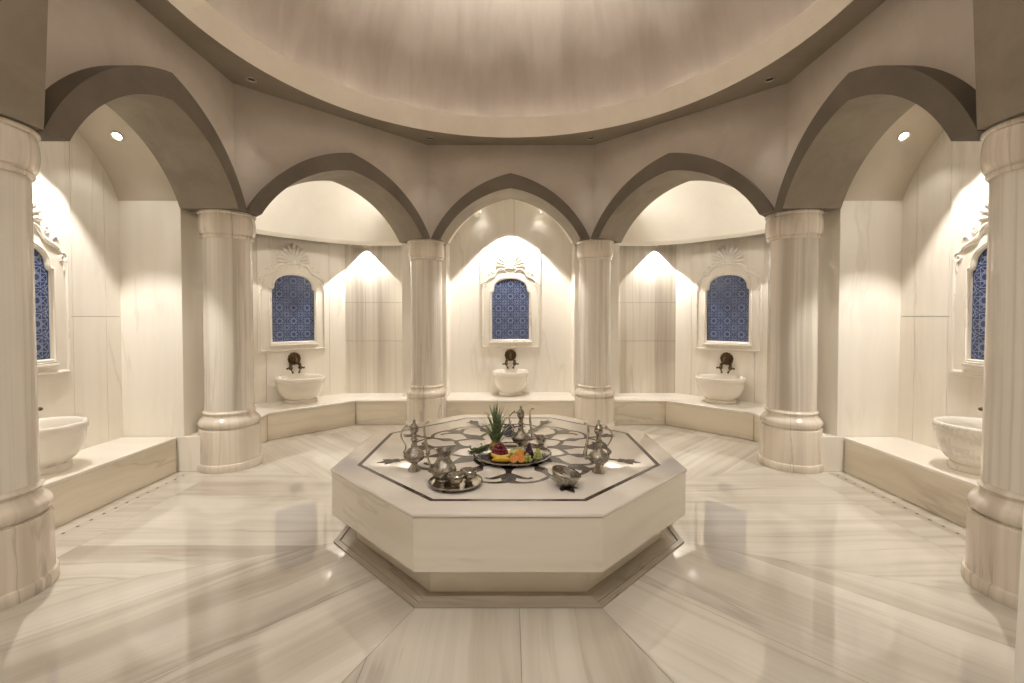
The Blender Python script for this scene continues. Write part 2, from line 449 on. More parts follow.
# ---- floor: eight sectors of slabs, veins running away from the platform
m = MB(); PX0, PX1, PY0, PY1 = -4.2, 4.2, -2.0, 7.5
m.box(PX0, PX1, PY0, PY1, -.06, -.004, 1)
def clip(poly, nx, ny, c):
    outp = []
    for i in range(len(poly)):
        p, q = poly[i], poly[(i+1) % len(poly)]
        dp, dq = p[0]*nx+p[1]*ny-c, q[0]*nx+q[1]*ny-c
        if dp <= 0: outp.append(p)
        if dp*dq < 0:
            t = dp/(dp-dq); outp.append((p[0]+(q[0]-p[0])*t, p[1]+(q[1]-p[1])*t))
    return outp
AP = 1.2
rnd = random.Random(21)
for k in range(8):
    th = k*PI/4
    dx, dy = math.cos(th), math.sin(th); ex, ey = -dy, dx     # d radial, e across
    v = -4.6
    ws = []
    while v < 4.6:
        w = rnd.choice((.62, .74, .86, .70)); ws.append((v, v+w)); v += w
    for (va, vb) in ws:
        for (ra, rb) in ((AP, 2.9+.5*(k % 2)), (2.9+.5*(k % 2), 9)):
            poly = [(PX0-TC[0], PY0-TC[1]), (PX1-TC[0], PY0-TC[1]), (PX1-TC[0], PY1-TC[1]), (PX0-TC[0], PY1-TC[1])]
            g = .0016
            a1, a2 = th+PI/8, th-PI/8
            poly = clip(poly, -math.sin(a1), math.cos(a1), -g); poly = clip(poly, math.sin(a2), -math.cos(a2), -g) if poly else poly
            for nx, ny, c in ((ex, ey, vb-g), (-ex, -ey, -va-g), (dx, dy, rb-g), (-dx, -dy, -ra-g)):
                if poly: poly = clip(poly, nx, ny, c)
            if len(poly) < 3: continue
            o1, o2 = rnd.uniform(0, 40), rnd.uniform(0, 40)
            m.face([(x+TC[0], y+TC[1], 0) for x, y in poly], 0,
                   uv=[(x*dx+y*dy+o1, x*ex+y*ey+o2) for x, y in poly])
struct(m.build('floor', [M_floor, M_grout], merge=False))

def octa(ap, z, c=TC):
    r = ap/math.cos(PI/8)
    return [(c[0]+r*math.cos(PI/8+k*PI/4), c[1]+r*math.sin(PI/8+k*PI/4), z) for k in range(8)]
m = MB()
for r0, r1, z in ((1.055, 1.158, .004), (1.166, 1.2, .009)):
    for k in range(8):
        q = (k+1) % 8; A_, B_ = octa(r0, z), octa(r1, z); B0, A0 = octa(r1, -.003), octa(r0, -.003)
        th = (k+1)*PI/4
        for pts in ([A_[k], B_[k], B_[q], A_[q]], [B_[k], B0[k], B0[q], B_[q]], [A_[k], A_[q], A0[q], A0[k]]):
            m.face(pts, 0, uv=[(-math.sin(th)*p[0]+math.cos(th)*p[1]+k*3.3, math.cos(th)*p[0]+math.sin(th)*p[1]) for p in pts])
struct(m.build('baseboard_platform', M_strip, merge=False))

# ---- benches
def bench(name, label, tops, fronts, group, ends=()):
    t = thing(name, label, 'bench', (0, 0, 0), 0, group)
    for poly in tops:
        m = MB(); m.prism(poly, HB-.03, HB); m.build('seat_slab', M_pale, t, uvmode='flat', bevel=.006)
    for p, q, dep in fronts:
        P, Q = Vector(p), Vector(q); d = (Q-P).normalized(); o = Vector((-d.y, d.x))
        if (((P+Q)/2)-Vector(DC)).dot(o) < 0: o = -o
        P2, Q2 = P-d*.003+o*.012, Q+d*.003+o*.012
        m = MB(); m.prism([tuple(P2), tuple(Q2), tuple(Q2+o*dep), tuple(P2+o*dep)], .0, HB-.033)
        m.build('front_panel', M_bench, t, uvmode='flat', bevel=.003)
    for x0, x1 in ends:
        m = MB(); m.box(min(x0, x1), max(x0, x1), YB-.02+.0125, YB+.03, .08, HB-.033); m.build('front_panel', M_bench, t, uvmode='flat')
    return t
YB = 6.52
for s in (-1, 1):
    nm = 'small bowls' if s < 0 else 'tilted bowl'
    bench('stone_bench', 'low marble bench carrying the basin of the side niche on the %s side' % ('silver jug' if s < 0 else 'tilted bowl'),
          [[(s*3.32, 2.72), (s*3.32, 4.51), (s*3.866, 4.51), (s*3.866, 2.72)]],
          [((s*3.32, 2.725), (s*3.32, 4.505), .4)], 'low benches along the walls')
YF = YB-.02; CX, CY, CR = 1.198, 6.477, .2835
def arc(x0, x1, n=10):
    # plan points along the column foot from x0 to x1 (offsets from the column axis), on its far side
    a0, a1 = math.acos(x0/CR), math.acos(x1/CR)
    return [(CX+CR*math.cos(a0+(a1-a0)*i/n), CY+CR*math.sin(a0+(a1-a0)*i/n)) for i in range(n+1)]
e = math.sqrt(CR*CR-(YF-CY)**2); eb = math.sqrt(.3045**2-(YF-CY)**2); ec = math.sqrt(.283**2-(YF+.011-CY)**2)
Rt = [(3.575, 5.16), (3.03, 5.16), (3.03, 5.66), (2.22, YF)] + arc(e, .045) + [(CX+.045, 6.795), (1.63, 6.795), (1.63, 7.13), (2.59, 7.13), (3.575, 6.15)]
Cr = arc(-e, -.045) + [(CX-.045, 6.795), (.95, 6.795), (.95, 7.195)]
bench('stone_bench', 'long low marble bench curving around the back of the hall under three basins',
      [Rt, [mir(p) for p in Rt], Cr + [mir(p) for p in reversed(Cr)]],
      [((s_*3.03, 5.16), (s_*3.03, 5.66), .2) for s_ in (-1, 1)] + [((s_*3.03, 5.66), (s_*2.22, YF), .2) for s_ in (-1, 1)] +
      [((s_*2.22, YF), (s_*(CX+eb+.003), YF), .06) for s_ in (-1, 1)] + [((s_*(CX-eb-.003), YF), (0, YF), .06) for s_ in (-1, 1)], 'low benches along the walls',
      [(s_*(CX+ec+.001), s_*(CX+eb+.002)) for s_ in (-1, 1)] + [(s_*(CX-ec-.001), s_*(CX-eb-.002)) for s_ in (-1, 1)])

# ---- drains in the floor along the side benches
for s in (-1, 1):
    t = thing('floor_drain', 'strip of small square drain holes along the bench on the %s side' % ('silver jug' if s < 0 else 'tilted bowl'), 'drain', (s*3.19, 3.6, 0), 0, 'floor drains')
    m = MB(); m.box(-.05, .05, -.88, .88, -.003, .0015); m.build('drain_strip', M_floor, t, uvmode=('dir', PI/2))
    hole = None
    for i in range(16):
        y = -.82+i*.108
        if hole is None:
            m = MB(); m.box(-.008, .008, -.011, .011, .0005, .0022); hole = m.build('drain_hole', M_black, t); hole.location = (0, y, 0)
        else:
            h = hole.copy(); C.objects.link(h); h.parent = t; h.location = (0, y, 0)

# ---- the platform
pf = thing('marble_platform', 'octagonal marble heated platform with dark inlaid pattern in the middle of the hall', 'platform', (*TC, 0))
Z0 = (0, 0)
def oct_solid(m, rows):
    m.grid([octa(ap, z, Z0) for ap, z in rows], True, 0, True, True)
m = MB(); oct_solid(m, [(1.204, .489), (1.212, .492), (1.215, .501), (1.212, .509), (1.203, .514)])
m.build('top_slab', M_tabletop, pf, uvmode='flat', angle=50)
body = MB()
for k in range(8):
    q = (k+1) % 8; A_ = octa(1.207, .196, Z0); B_ = octa(1.207, .487, Z0); th = (k+1)*PI/4
    body.face([A_[k], A_[q], B_[q], B_[k]], 0, uv=[(-math.sin(th)*p[0]+math.cos(th)*p[1]+k*2.7, p[2]*1.3+k) for p in (A_[k], A_[q], B_[q], B_[k])])
body.face(list(reversed(octa(1.207, .196, Z0)))); body.face(octa(1.207, .487, Z0))
body.build('side_slab', M_table, pf, bevel=.003)
m = MB(); oct_solid(m, [(1.06, .0), (1.06, .196)]); m.build('base', M_table, pf, uvmode='flat')

# dark inlay
m = MB(); ZI = .5146
def ribbon(pts, w, z=ZI):
    pts = [Vector((p[0], p[1], 0)) for p in pts]; n = len(pts)
    if not hasattr(w, '__len__'): w = [w]*n
    w = [x*1.35+.008 for x in w]
    L, Rr = [], []
    for i, p in enumerate(pts):
        t = (pts[min(i+1, n-1)]-pts[max(i-1, 0)]).normalized(); nn = Vector((-t.y, t.x, 0))
        L.append((*(p+nn*w[i]/2).xy, z)); Rr.append((*(p-nn*w[i]/2).xy, z))
    m.grid([Rr, L])
def bez(p0, p1, p2, p3, n=12):
    o = []
    for i in range(n+1):
        t = i/n; s_ = 1-t
        o.append((s_**3*p0[0]+3*s_*s_*t*p1[0]+3*s_*t*t*p2[0]+t**3*p3[0], s_**3*p0[1]+3*s_*s_*t*p1[1]+3*s_*t*t*p2[1]+t**3*p3[1]))
    return o
A_, B_ = octa(1.056, ZI, Z0), octa(1.026, ZI, Z0)
m.grid([B_, A_], True)
zz = [0]
def pol(r, a): return (r*math.cos(a), r*math.sin(a))
def leaf(c, a, L, W):
    ps = []; ws = []
    for i in range(9):
        t = i/8; ps.append((c[0]+math.cos(a)*L*t, c[1]+math.sin(a)*L*t)); ws.append(max(W*math.sin(PI*t**.75), .003))
    ribbon(ps, ws, ZI+zz[0]*.00002); zz[0] = (zz[0]+1) % 9
for k in range(8):
    a = k*PI/4; va = a+PI/8; vb = a-PI/8
    def RB(p, w): ribbon(p, w, ZI+zz[0]*.00002); zz[0] = (zz[0]+1) % 9
    # trunk, swelling in the middle
    RB([pol(.30+.44*t/12, a) for t in range(13)], [.02+.075*math.exp(-((t-3.5)/2.2)**2)+.05*math.exp(-((t-11)/1.6)**2) for t in range(13)])
    for sg in (1, -1):
        w_ = lambda r, b: pol(r, a+sg*b)
        # arms to the neighbouring trunk
        RB(bez(w_(.41, 0), w_(.36, .10), w_(.47, .26), w_(.47, PI/8+.002)), [.075-.055*min(1, i/5) for i in range(13)])
        # outer branches meeting on the corner axis
        RB(bez(w_(.73, 0), w_(.80, .05), w_(.82, .25), w_(.70, PI/8+.002), 14), [.045-.028*min(1, i/5) for i in range(15)])
        # curls
        RB(bez(w_(.62, 0), w_(.66, .09), w_(.74, .14), w_(.70, .22)), [.035-.022*i/12 for i in range(13)])
    # corner stem with three leaves
    RB([pol(.46+.46*t/10, va) for t in range(11)], [.02]*11)
    RB([pol(.46+.22*t/10, va) for t in range(11)], [.02+.045*math.exp(-((t-5)/2.)**2) for t in range(11)])
    c0 = pol(.90, va)
    for da, L in ((0, .11), (.75, .085), (-.75, .085), (2.5, .06), (-2.5, .06)): leaf(c0, va+da, L, .035)
m.build('inlay', M_inlay, pf, merge=False)

# ------------------------------------------------------------------ wall fittings (local frame: wall is y = 0, hall towards -y)
def window_outline(w, z0, zs, zt, n=14):
    """left half going up then right half down; ogee-shouldered arch"""
    h = w/2; pts = [(-h, z0), (-h, zs)]
    k = .87
    for i in range(1, 6):                    # small concave shoulder
        t = PI/2*i/5; pts.append((-h+(1-k)*h*math.sin(t)*.9, zs+.055*(1-math.cos(t))))
    x1, z1 = pts[-1]
    for i in range(1, n+1):
        t = PI/2*i/n; pts.append((x1*math.cos(t)**.9 if i < n else 0, z1+(zt-z1)*math.sin(t)**.92))
    return pts + [(-x, z) for x, z in reversed(pts[:-1])]
WW, WZ0, WZS, WZT = .578, 1.195, 1.93, 2.145
win = window_outline(WW, WZ0, WZS, WZT)
def offset_outline(pts, d):
    out_ = []
    n = len(pts)
    for i in range(n):
        a, b, c = Vector(pts[i-1]), Vector(pts[i]), Vector(pts[(i+1) % n])
        e1, e2 = (b-a), (c-b)
        e1 = e1.normalized() if e1.length > 1e-7 else e2.normalized(); e2 = e2.normalized() if e2.length > 1e-7 else e1
        n1, n2 = Vector((-e1.y, e1.x)), Vector((-e2.y, e2.x))
        nn = (n1+n2).normalized(); q = b + nn*d/max(.5, nn.dot(n1)); out_.append((q.x, q.y))
    return out_
def inside(p, poly):
    c = False; n = len(poly)
    for i in range(n):
        (x0, y0), (x1, y1) = poly[i], poly[i-1]
        if (y0 > p[1]) != (y1 > p[1]) and p[0] < (x1-x0)*(p[1]-y0)/(y1-y0)+x0: c = not c
    return c
def profile_loop(m, pts, prof, closed=True):
    """sweep a moulding: prof = [(offset outward, y)]"""
    rows = [[(x, y, z) for x, z in offset_outline(pts, o)] for o, y in prof]
    m.grid(rows, closed)
orient = sum(win[i][0]*win[(i+1) % len(win)][1]-win[(i+1) % len(win)][0]*win[i][1] for i in range(len(win)))
SG = 1 if orient < 0 else -1     # so that + is outward

def make_panel():
    t = thing('carved_panel', 'x', 'wall panel', (0, 0, 0), 0, 'carved marble panels with blue tiles')
    # backing slab with an opening for the tiles
    m = MB()
    PWid, PZ0, PZ1 = .475, 1.045, 2.645
    oo = offset_outline(win, SG*.0)
    outer = []
    n = len(oo)
    for x, z in oo:                                # project each outline point on the slab border
        cx, cz = 0, 1.65
        dx, dz = x-cx, z-cz
        k = min(PWid/abs(dx) if abs(dx) > 1e-6 else 1e9, ((PZ1-cz)/dz if dz > 0 else (PZ0-cz)/dz) if abs(dz) > 1e-6 else 1e9)
        outer.append([cx+dx*k, cz+dz*k])
    # add corners by snapping nearest samples
    for cxz in ((-PWid, PZ1), (PWid, PZ1), (-PWid, PZ0), (PWid, PZ0)):
        j = min(range(n), key=lambda i: (outer[i][0]-cxz[0])**2+(outer[i][1]-cxz[1])**2); outer[j] = list(cxz)
    yf = -.011
    m.grid([[(x, yf, z) for x, z in oo], [(x, yf, z) for x, z in outer], [(x, -.001, z) for x, z in outer]], True)
    m.grid([[(x, -.002, z) for x, z in oo], [(x, yf, z) for x, z in oo]], True)
    m.build('backing_slab', M_wall, t, merge=False)
    # tiles
    m = MB(); m.face([(x, -.003, z) for x, z in win]); tile = m.build('tile_inset', M_tile, t)
    # lattice of interlaced stars on the tiles
    m = MB(); step = .012
    wi = offset_outline(win, -SG*.004)
    def seg(p, q, w):
        L = math.hypot(q[0]-p[0], q[1]-p[1]); k = max(1, int(L/step)); dx, dz = (q[0]-p[0])/L, (q[1]-p[1])/L
        run = None
        for i in range(k+1):
            a = (p[0]+(q[0]-p[0])*i/k, p[1]+(q[1]-p[1])*i/k)
            ins = inside(a, wi)
            if ins and run is None: run = a
            if run is not None and (not ins or i == k):
                e = a if ins else (p[0]+(q[0]-p[0])*(i-1)/k, p[1]+(q[1]-p[1])*(i-1)/k)
                if math.hypot(e[0]-run[0], e[1]-run[1]) > .004:
                    nx, nz = -dz*w/2, dx*w/2
                    m.face([(run[0]-nx, -.0045, run[1]-nz), (e[0]-nx, -.0045, e[1]-nz), (e[0]+nx, -.0045, e[1]+nz), (run[0]+nx, -.0045, run[1]+nz)])
                run = None
    S = .192; r0 = S/2
    for ix in range(-2, 3):
        for iz in range(-1, 7):
            for half_ in (0, 1):
                cx, cz = ix*S+half_*S/2, 1.195+.10+iz*S+half_*S/2
                if half_ == 0:
                    P_ = [(cx+.092*math.cos(R(22.5+45*j)), cz+.092*math.sin(R(22.5+45*j))) for j in range(8)]
                    for j in range(8): seg(P_[j], P_[(j+3) % 8], .0037)
                    Q_ = [(cx+.030*math.cos(R(45*j)), cz+.030*math.sin(R(45*j))) for j in range(8)]
                    for j in range(8): seg(Q_[j], Q_[(j+1) % 8], .0042)
                    for j in range(8): seg(P_[j], P_[(j+1) % 8], .0036)
                else:
                    P_ = [(cx+.052*math.cos(R(45*j)), cz+.052*math.sin(R(45*j))) for j in range(8)]
                    for j in range(8): seg(P_[j], P_[(j+3) % 8], .0036)
    m.build('lattice', M_lattice, tile, merge=False)
    # window moulding
    m = MB()
    profile_loop(m, win, [(SG*0, -.004), (SG*.004, -.022), (SG*.012, -.028), (SG*.018, -.022), (SG*.022, -.024), (SG*.028, -.031), (SG*.036, -.026), (SG*.040, -.010)])
    m.build('window_moulding', M_basin, t, angle=50)
    m = MB(); m.box(-.335, .335, -.042, -.008, 1.134, 1.156); m.build('sill', M_basin, t, bevel=.006)
    # border bead: up one side, along the bottom, up the other
    m = MB(); bx = .440; r_ = .011
    pts = [(-bx, -.013, 2.03), (-bx, -.013, 1.075), (bx, -.013, 1.075), (bx, -.013, 2.03)]
    for p, q in zip(pts[:-1], pts[1:]): m.tube([p, q], r_*1.15, 8)
    for p in pts[1:3]: m.ball(p, r_*1.25, 8, 6)
    m.build('border_bead', M_basin, t)
    # shell crest
    m = MB(); cz = 2.335
    for j in range(11):
        a_ = R(90+(j-5)*17.5); L = .250-.008*abs(j-5)
        p = [(math.cos(a_)*(.045+L*.85*i/6), -.013-.014*math.sin(PI*(i+1)/8), cz+math.sin(a_)*(.045+L*.85*i/6)) for i in range(7)]
        m.tube(p, [.008+.0215*(i/6)**1.2 if i < 6 else .018 for i in range(7)], 8)
    m.ball((0, -.018, cz+.01), .038, 12, 8, (1.1, .5, .9))
    m.tube([(-.10, -.015, cz-.035), (-.05, -.018, cz-.02), (0, -.020, cz-.03), (.05, -.018, cz-.02), (.10, -.015, cz-.035)], .017, 8)
    m.build('shell_crest', M_basin, t)
    # acanthus scrolls either side
    for sg in (-1, 1):
        m = MB()
        def P2(l): return [(sg*x, -.015, z) for x, z in l]
        s1 = bez((.07, 2.255), (.14, 2.33), (.20, 2.30), (.235, 2.215), 14)
        m.tube(P2(s1), [.010+.012*math.sin(PI*i/14) for i in range(15)], 8)
        s2 = bez((.215, 2.29), (.24, 2.13), (.33, 2.20), (.385, 2.10), 14)
        m.tube(P2(s2), [.009+.011*math.sin(PI*i/14) for i in range(15)], 8)
        sp = [(.405+.043*(1-i/22)*math.cos(R(110-28*i)), 2.055+.043*(1-i/22)*math.sin(R(110-28*i))) for i in range(20)]
        m.tube(P2(sp), [.013-.0003*i for i in range(20)], 8)
        sp = [(.262+.034*(1-i/20)*math.cos(R(200+30*i)), 2.27+.034*(1-i/20)*math.sin(R(200+30*i))) for i in range(17)]
        m.tube(P2(sp), [.011]*17, 8)
        s3 = bez((.30, 2.17), (.33, 2.24), (.36, 2.235), (.365, 2.205), 8)
        m.tube(P2(s3), [.009]*9, 8)
        s4 = bez((.412, 2.02), (.43, 1.98), (.405, 1.95), (.42, 1.93), 8)
        m.tube(P2(s4), [.014-.001*i for i in range(9)], 8)
        m.build('scroll', M_basin, t)
    return t

def make_tap():
    t = thing('bronze_tap', 'x', 'tap', (0, 0, 0), 0, 'bronze lion-mask taps over the basins')
    Mx = Matrix.Rotation(R(90), 4, 'X')       # lathe axis z -> -y
    m = MB(); m.lathe([(.0, .0), (.088, .0), (.092, .012), (.082, .022), (.070, .018), (.062, .030), (.045, .028), (.035, .045), (.018, .052), (.0, .054)], 32, M=Mx,
                      fr=lambda a, z: 1+.05*math.cos(12*a)*(1 if z < .04 else 0))
    m.build('rosette', M_bronze, t)
    m = MB(); m.tube([(0, -.04, 0), (0, -.085, -.004), (0, -.105, -.025), (0, -.108, -.055)], [.024, .021, .018, .02], 12); m.build('spout', M_bronze, t)
    for sg in (-1, 1):
        m = MB()
        m.tube([(sg*.05, -.02, -.065), (sg*.062, -.05, -.085), (sg*.066, -.055, -.115)], [.020, .022, .017], 10)
        m.ball((sg*.068, -.055, -.130), .030, 10, 8, (1.1, 1, .9))
        m.build('valve', M_bronze, t)
        m = MB(); m.tube([(sg*.068, -.06, -.15), (sg*.045, -.075, -.185)], .010, 8); m.ball((sg*.045, -.077, -.192), .017, 8, 6); m.tube([(sg*.07, -.055, -.13), (sg*.112, -.06, -.135)], .009, 8); m.ball((sg*.116, -.06, -.135), .015, 8, 6)
        m.build('cross_handle', M_bronze, t)
    return t

def make_basin():
    t = thing('marble_basin', 'x', 'basin', (0, 0, 0), 0, 'carved marble basins on the benches')
    r0 = .272; cy = -.215
    prof = [(0, 0), (.175, 0), (.180, .010), (.180, .034), (.170, .046), (.158, .052), (.168, .062), (.196, .085), (.226, .125), (.247, .175), (.258, .225), (.262, .275),
            (.264, .298), (.270, .306), (.274, .322), (.274, .352), (.268, .364), (.262, .368), (.246, .366), (.234, .352), (.226, .30), (.215, .24), (.185, .17), (.12, .125), (0, .115)]
    m = MB(); m.lathe(prof, 56, c=(0, cy, 0))
    m.v = [(x, min(y, -.004), z) for x, y, z in m.v]
    m.build('bowl', M_basin, t, uvmode='flat', merge=False, angle=50)
    m = MB(); m.lathe([(0, .1165), (.022, .1165), (.024, .121), (.018, .123), (0, .122)], 16, c=(0, cy, 0)); m.build('drain_cap', M_bronze, t)
    return t

FIT = [((0, 7.196), 0, 'the central niche behind the platform'),
       ((-3.138, 6.583), R(45), 'the apse on the silver jug side'),
       ((3.138, 6.583), R(-45), 'the apse on the tilted bowl side'),
       ((-3.866, 3.52), R(90), 'the side niche on the silver jug side'),
       ((3.866, 3.52), R(-90), 'the side niche on the tilted bowl side')]
kinds = (('carved_panel', make_panel, 0, 'carved marble panel with blue lattice tiles in '),
         ('bronze_tap', make_tap, .942, 'dark bronze tap above the basin in '),
         ('marble_basin', make_basin, HB, 'round white marble basin on the bench in '))
for nm, fn, z, lab in kinds:
    src = fn()
    for i, ((x, y), rz, where) in enumerate(FIT):
        dz = z
        if i == 0:
            o = src; o.location = (x, y, dz); o.rotation_euler = (0, 0, rz); o['label'] = lab+where
        else:
            o = dup(src, lab+where, (x, y, dz), rz)
            if nm == 'marble_basin' and i < 3: o.scale = (1.18, 1.18, .97)
            if nm == 'bronze_tap' and i >= 3: o.scale = (1.0, 1.5, 1.0)

# ------------------------------------------------------------------ lamps
WARM = (1.0, .952, .878)
def add_spot(parent, energy, size, blend, radius=.02, loc=(0, 0, -.03), rot=(0, 0, 0), col=WARM):
    L = bpy.data.lights.new('lamp', 'SPOT'); L.energy = energy; L.spot_size = R(size); L.spot_blend = blend; L.shadow_soft_size = radius; L.color = col
    o = bpy.data.objects.new('lamp', L); C.objects.link(o); o.parent = parent; o.location = loc; o.rotation_euler = rot
    return o
def make_spot(name, label, cat, loc, group, rot=(0, 0, 0), r=.05, lens=M_lens):
    t = thing(name, label, cat, loc, 0, group); t.rotation_euler = rot
    m = MB(); m.lathe([(r*.62, .004), (r*.70, -.006), (r*.95, -.010), (r, -.004), (r, .004)], 24, cap=False); m.build('trim_ring', M_chrome, t)
    m = MB(); m.lathe([(0, -.0005), (r*.64, -.0005), (r*.64, .004)], 20, cap=False); m.build('lens', lens, t)
    return t
EN = dict(back=.6, side=2.6, main=88, apse=46, soffit=6, near=38, dome=88, flood=8.5)
for side in ('left', 'right', 'back'):
    F, half, d, out, mid = frame(*SIDES[side][:2])
    aa, vv = (.90, .88) if side != 'back' else (.955, .90)
    I = pointed(aa, VH, delta=28)
    for sg in (-1, 1):
        u0 = sg*(.53 if side != 'back' else .50)
        k = min(range(len(I)-1), key=lambda i: abs((I[i][0]+I[i+1][0])/2-u0))
        (ua, za), (ub, zb) = I[k], I[k+1]; u = (ua+ub)/2; z = ZV+(za+zb)/2
        p = Vector(F(u, vv, z))
        tan = Vector(F(ub, vv, ZV+zb))-Vector(F(ua, vv, ZV+za)); outv = Vector((out.x, out.y, 0)); nrm = tan.cross(outv).normalized()
        if nrm.z > 0: nrm = -nrm
        q = nrm.to_track_quat('-Z', 'Y').to_euler()
        far = (p.y > 3.62) if side != 'back' else None
        lab = {'left': 'silver jug side', 'right': 'tilted bowl side'}.get(side)
        l = ('round lit spotlight in the vault of the %s niche, its %s one' % (lab, 'farther' if far else 'nearer')) if lab else \
            'small lit spotlight in the vault of the central niche, on the %s' % ('pineapple side' if u*d.x < 0 else 'tilted bowl side')
        t = make_spot('niche_spotlight', l, 'spotlight', p+nrm*(.004 if side != 'back' else .05), 'spotlights in the niche vaults', q, r=.05 if side != 'back' else .032)
        lo = add_spot(t, EN['back'] if side == 'back' else EN['side'], 104, .5)
        lo.rotation_euler = (q.to_matrix().inverted() @ Matrix.Identity(3)).to_euler()
    # main lamp at the crown of the vault, washing the back wall
    wallv = 1.21 if side != 'back' else 1.0
    p = Vector(F(0, wallv-(.43 if side == 'back' else .36), ZV+VH-.085))
    t = make_spot('niche_spotlight', 'main spotlight at the crown of the %s vault, hidden by the arch' % {'left': 'silver jug side', 'right': 'tilted bowl side', 'back': 'central niche'}[side], 'spotlight', p, 'spotlights in the niche vaults')
    add_spot(t, EN['main']*(2.1 if side == 'back' else 1), 85 if side == 'back' else 71, .15 if side == 'back' else .3, .015)
for s in (-1, 1):
    sd = 'pineapple side' if s < 0 else 'tilted bowl side'
    for (x, y, nm, ek) in ((s*2.25, 7.07, 'beside the column', 1), (s*3.46, 5.62, 'beside the pier', .3)):
        t = make_spot('cornice_spotlight', 'tiny spotlight under the cornice of the %s apse, %s' % (sd, nm), 'spotlight', (x, y, ZV-.038), 'spotlights under the apse cornices', r=.028, lens=M_dimlens)
        add_spot(t, EN['apse']*ek, 92, .12, .012)
for (x, y, l) in ((-2.6, 4.62, 'silver jug side, nearer the camera'), (-1.07, 6.12, 'pineapple side, beside the central arch'), (1.07, 6.12, 'tilted bowl side, beside the central arch'), (2.6, 4.62, 'tilted bowl side, nearer the camera')):
    t = make_spot('ceiling_downlight', 'small round downlight in the dome ring on the '+l, 'downlight', (x, y, ZC-.001), 'downlights in the dome ring', r=.052, lens=M_black)
    add_spot(t, EN['soffit'], 50, .8, .03)
for (x, y) in ((-1.0, 2.45), (1.0, 2.45)):
    pass
for x in (-1.6, 0, 1.6):  # lamps added behind the camera as frontal fill for floor and platform
    t = make_spot('vestibule_fill_light', 'added fill downlight behind the camera in the entrance', 'downlight', (x, .35, ZC-.001), 'added downlights of the entrance', r=.06)
    add_spot(t, EN['near'], 150, .8, .06)

# unseen uplights added on the ledge behind the ring to brighten the dome
for i in range(20):
    a = 2*PI*(i+.5)/20; p = (DC[0]+2.80*math.cos(a), DC[1]+2.80*math.sin(a), ZC+.125)
    t = thing('dome_fill_light', 'added uplight on the ledge at the foot of the dome, hidden by its rim', 'uplight', p, a, 'added uplights of the dome')
    m = MB(); m.lathe([(0, 0), (.03, 0), (.03, .03), (.024, .03), (.022, .012), (0, .012)], 16); m.build('housing', M_chrome, t)
    add_spot(t, EN['dome'], 96, 1.0, .03, (0, 0, .034), (0, R(180-48), 0))
# fill lamps added out of view behind the apse arches to brighten the half domes
for s in (-1, 1):
    P, Q = (V2, V1) if s < 0 else (mir(V1), mir(V2))
    F, half, d, out, mid = frame(P, Q)
    for sg in (-1, 1):
        p = Vector(F(sg*.92, DEP+.012, ZV+.40)); tgt = Vector(F(-sg*.1, 1.25, ZV+.42))
        q = (tgt-p).to_track_quat('-Z', 'Y').to_euler()
        t = thing('apse_fill_light', 'added fill light behind the %s apse arch, towards the %s' % ('silver jug side' if s < 0 else 'tilted bowl side', 'central niche' if sg*d.x*s < 0 else 'side niche'), 'floodlight', p, 0, 'added fill lights behind the apse arches')
        t.rotation_euler = q
        m = MB(); m.lathe([(0, .012), (.03, .012), (.034, 0), (.034, -.02), (.028, -.02), (.026, -.004), (0, -.004)], 20); m.build('housing', M_chrome, t)
        add_spot(t, EN['flood'], 160, 1.0, .03, (0, 0, -.03))
# glowing strip added out of view behind the ring to lift the lower dome
m = MB(); m.lathe([(2.70, ZC+.13), (2.73, ZC+.13), (2.73, ZC+.15), (2.70, ZC+.15), (2.70, ZC+.13)], 96, c=(*DC, 0), cap=False)
cv = m.build('added_cove_strip', glow('added_cove_glow', (1, .94, .85), 3.2))
tag(cv, 'added light strip hidden on the ledge at the foot of the dome', 'light strip')

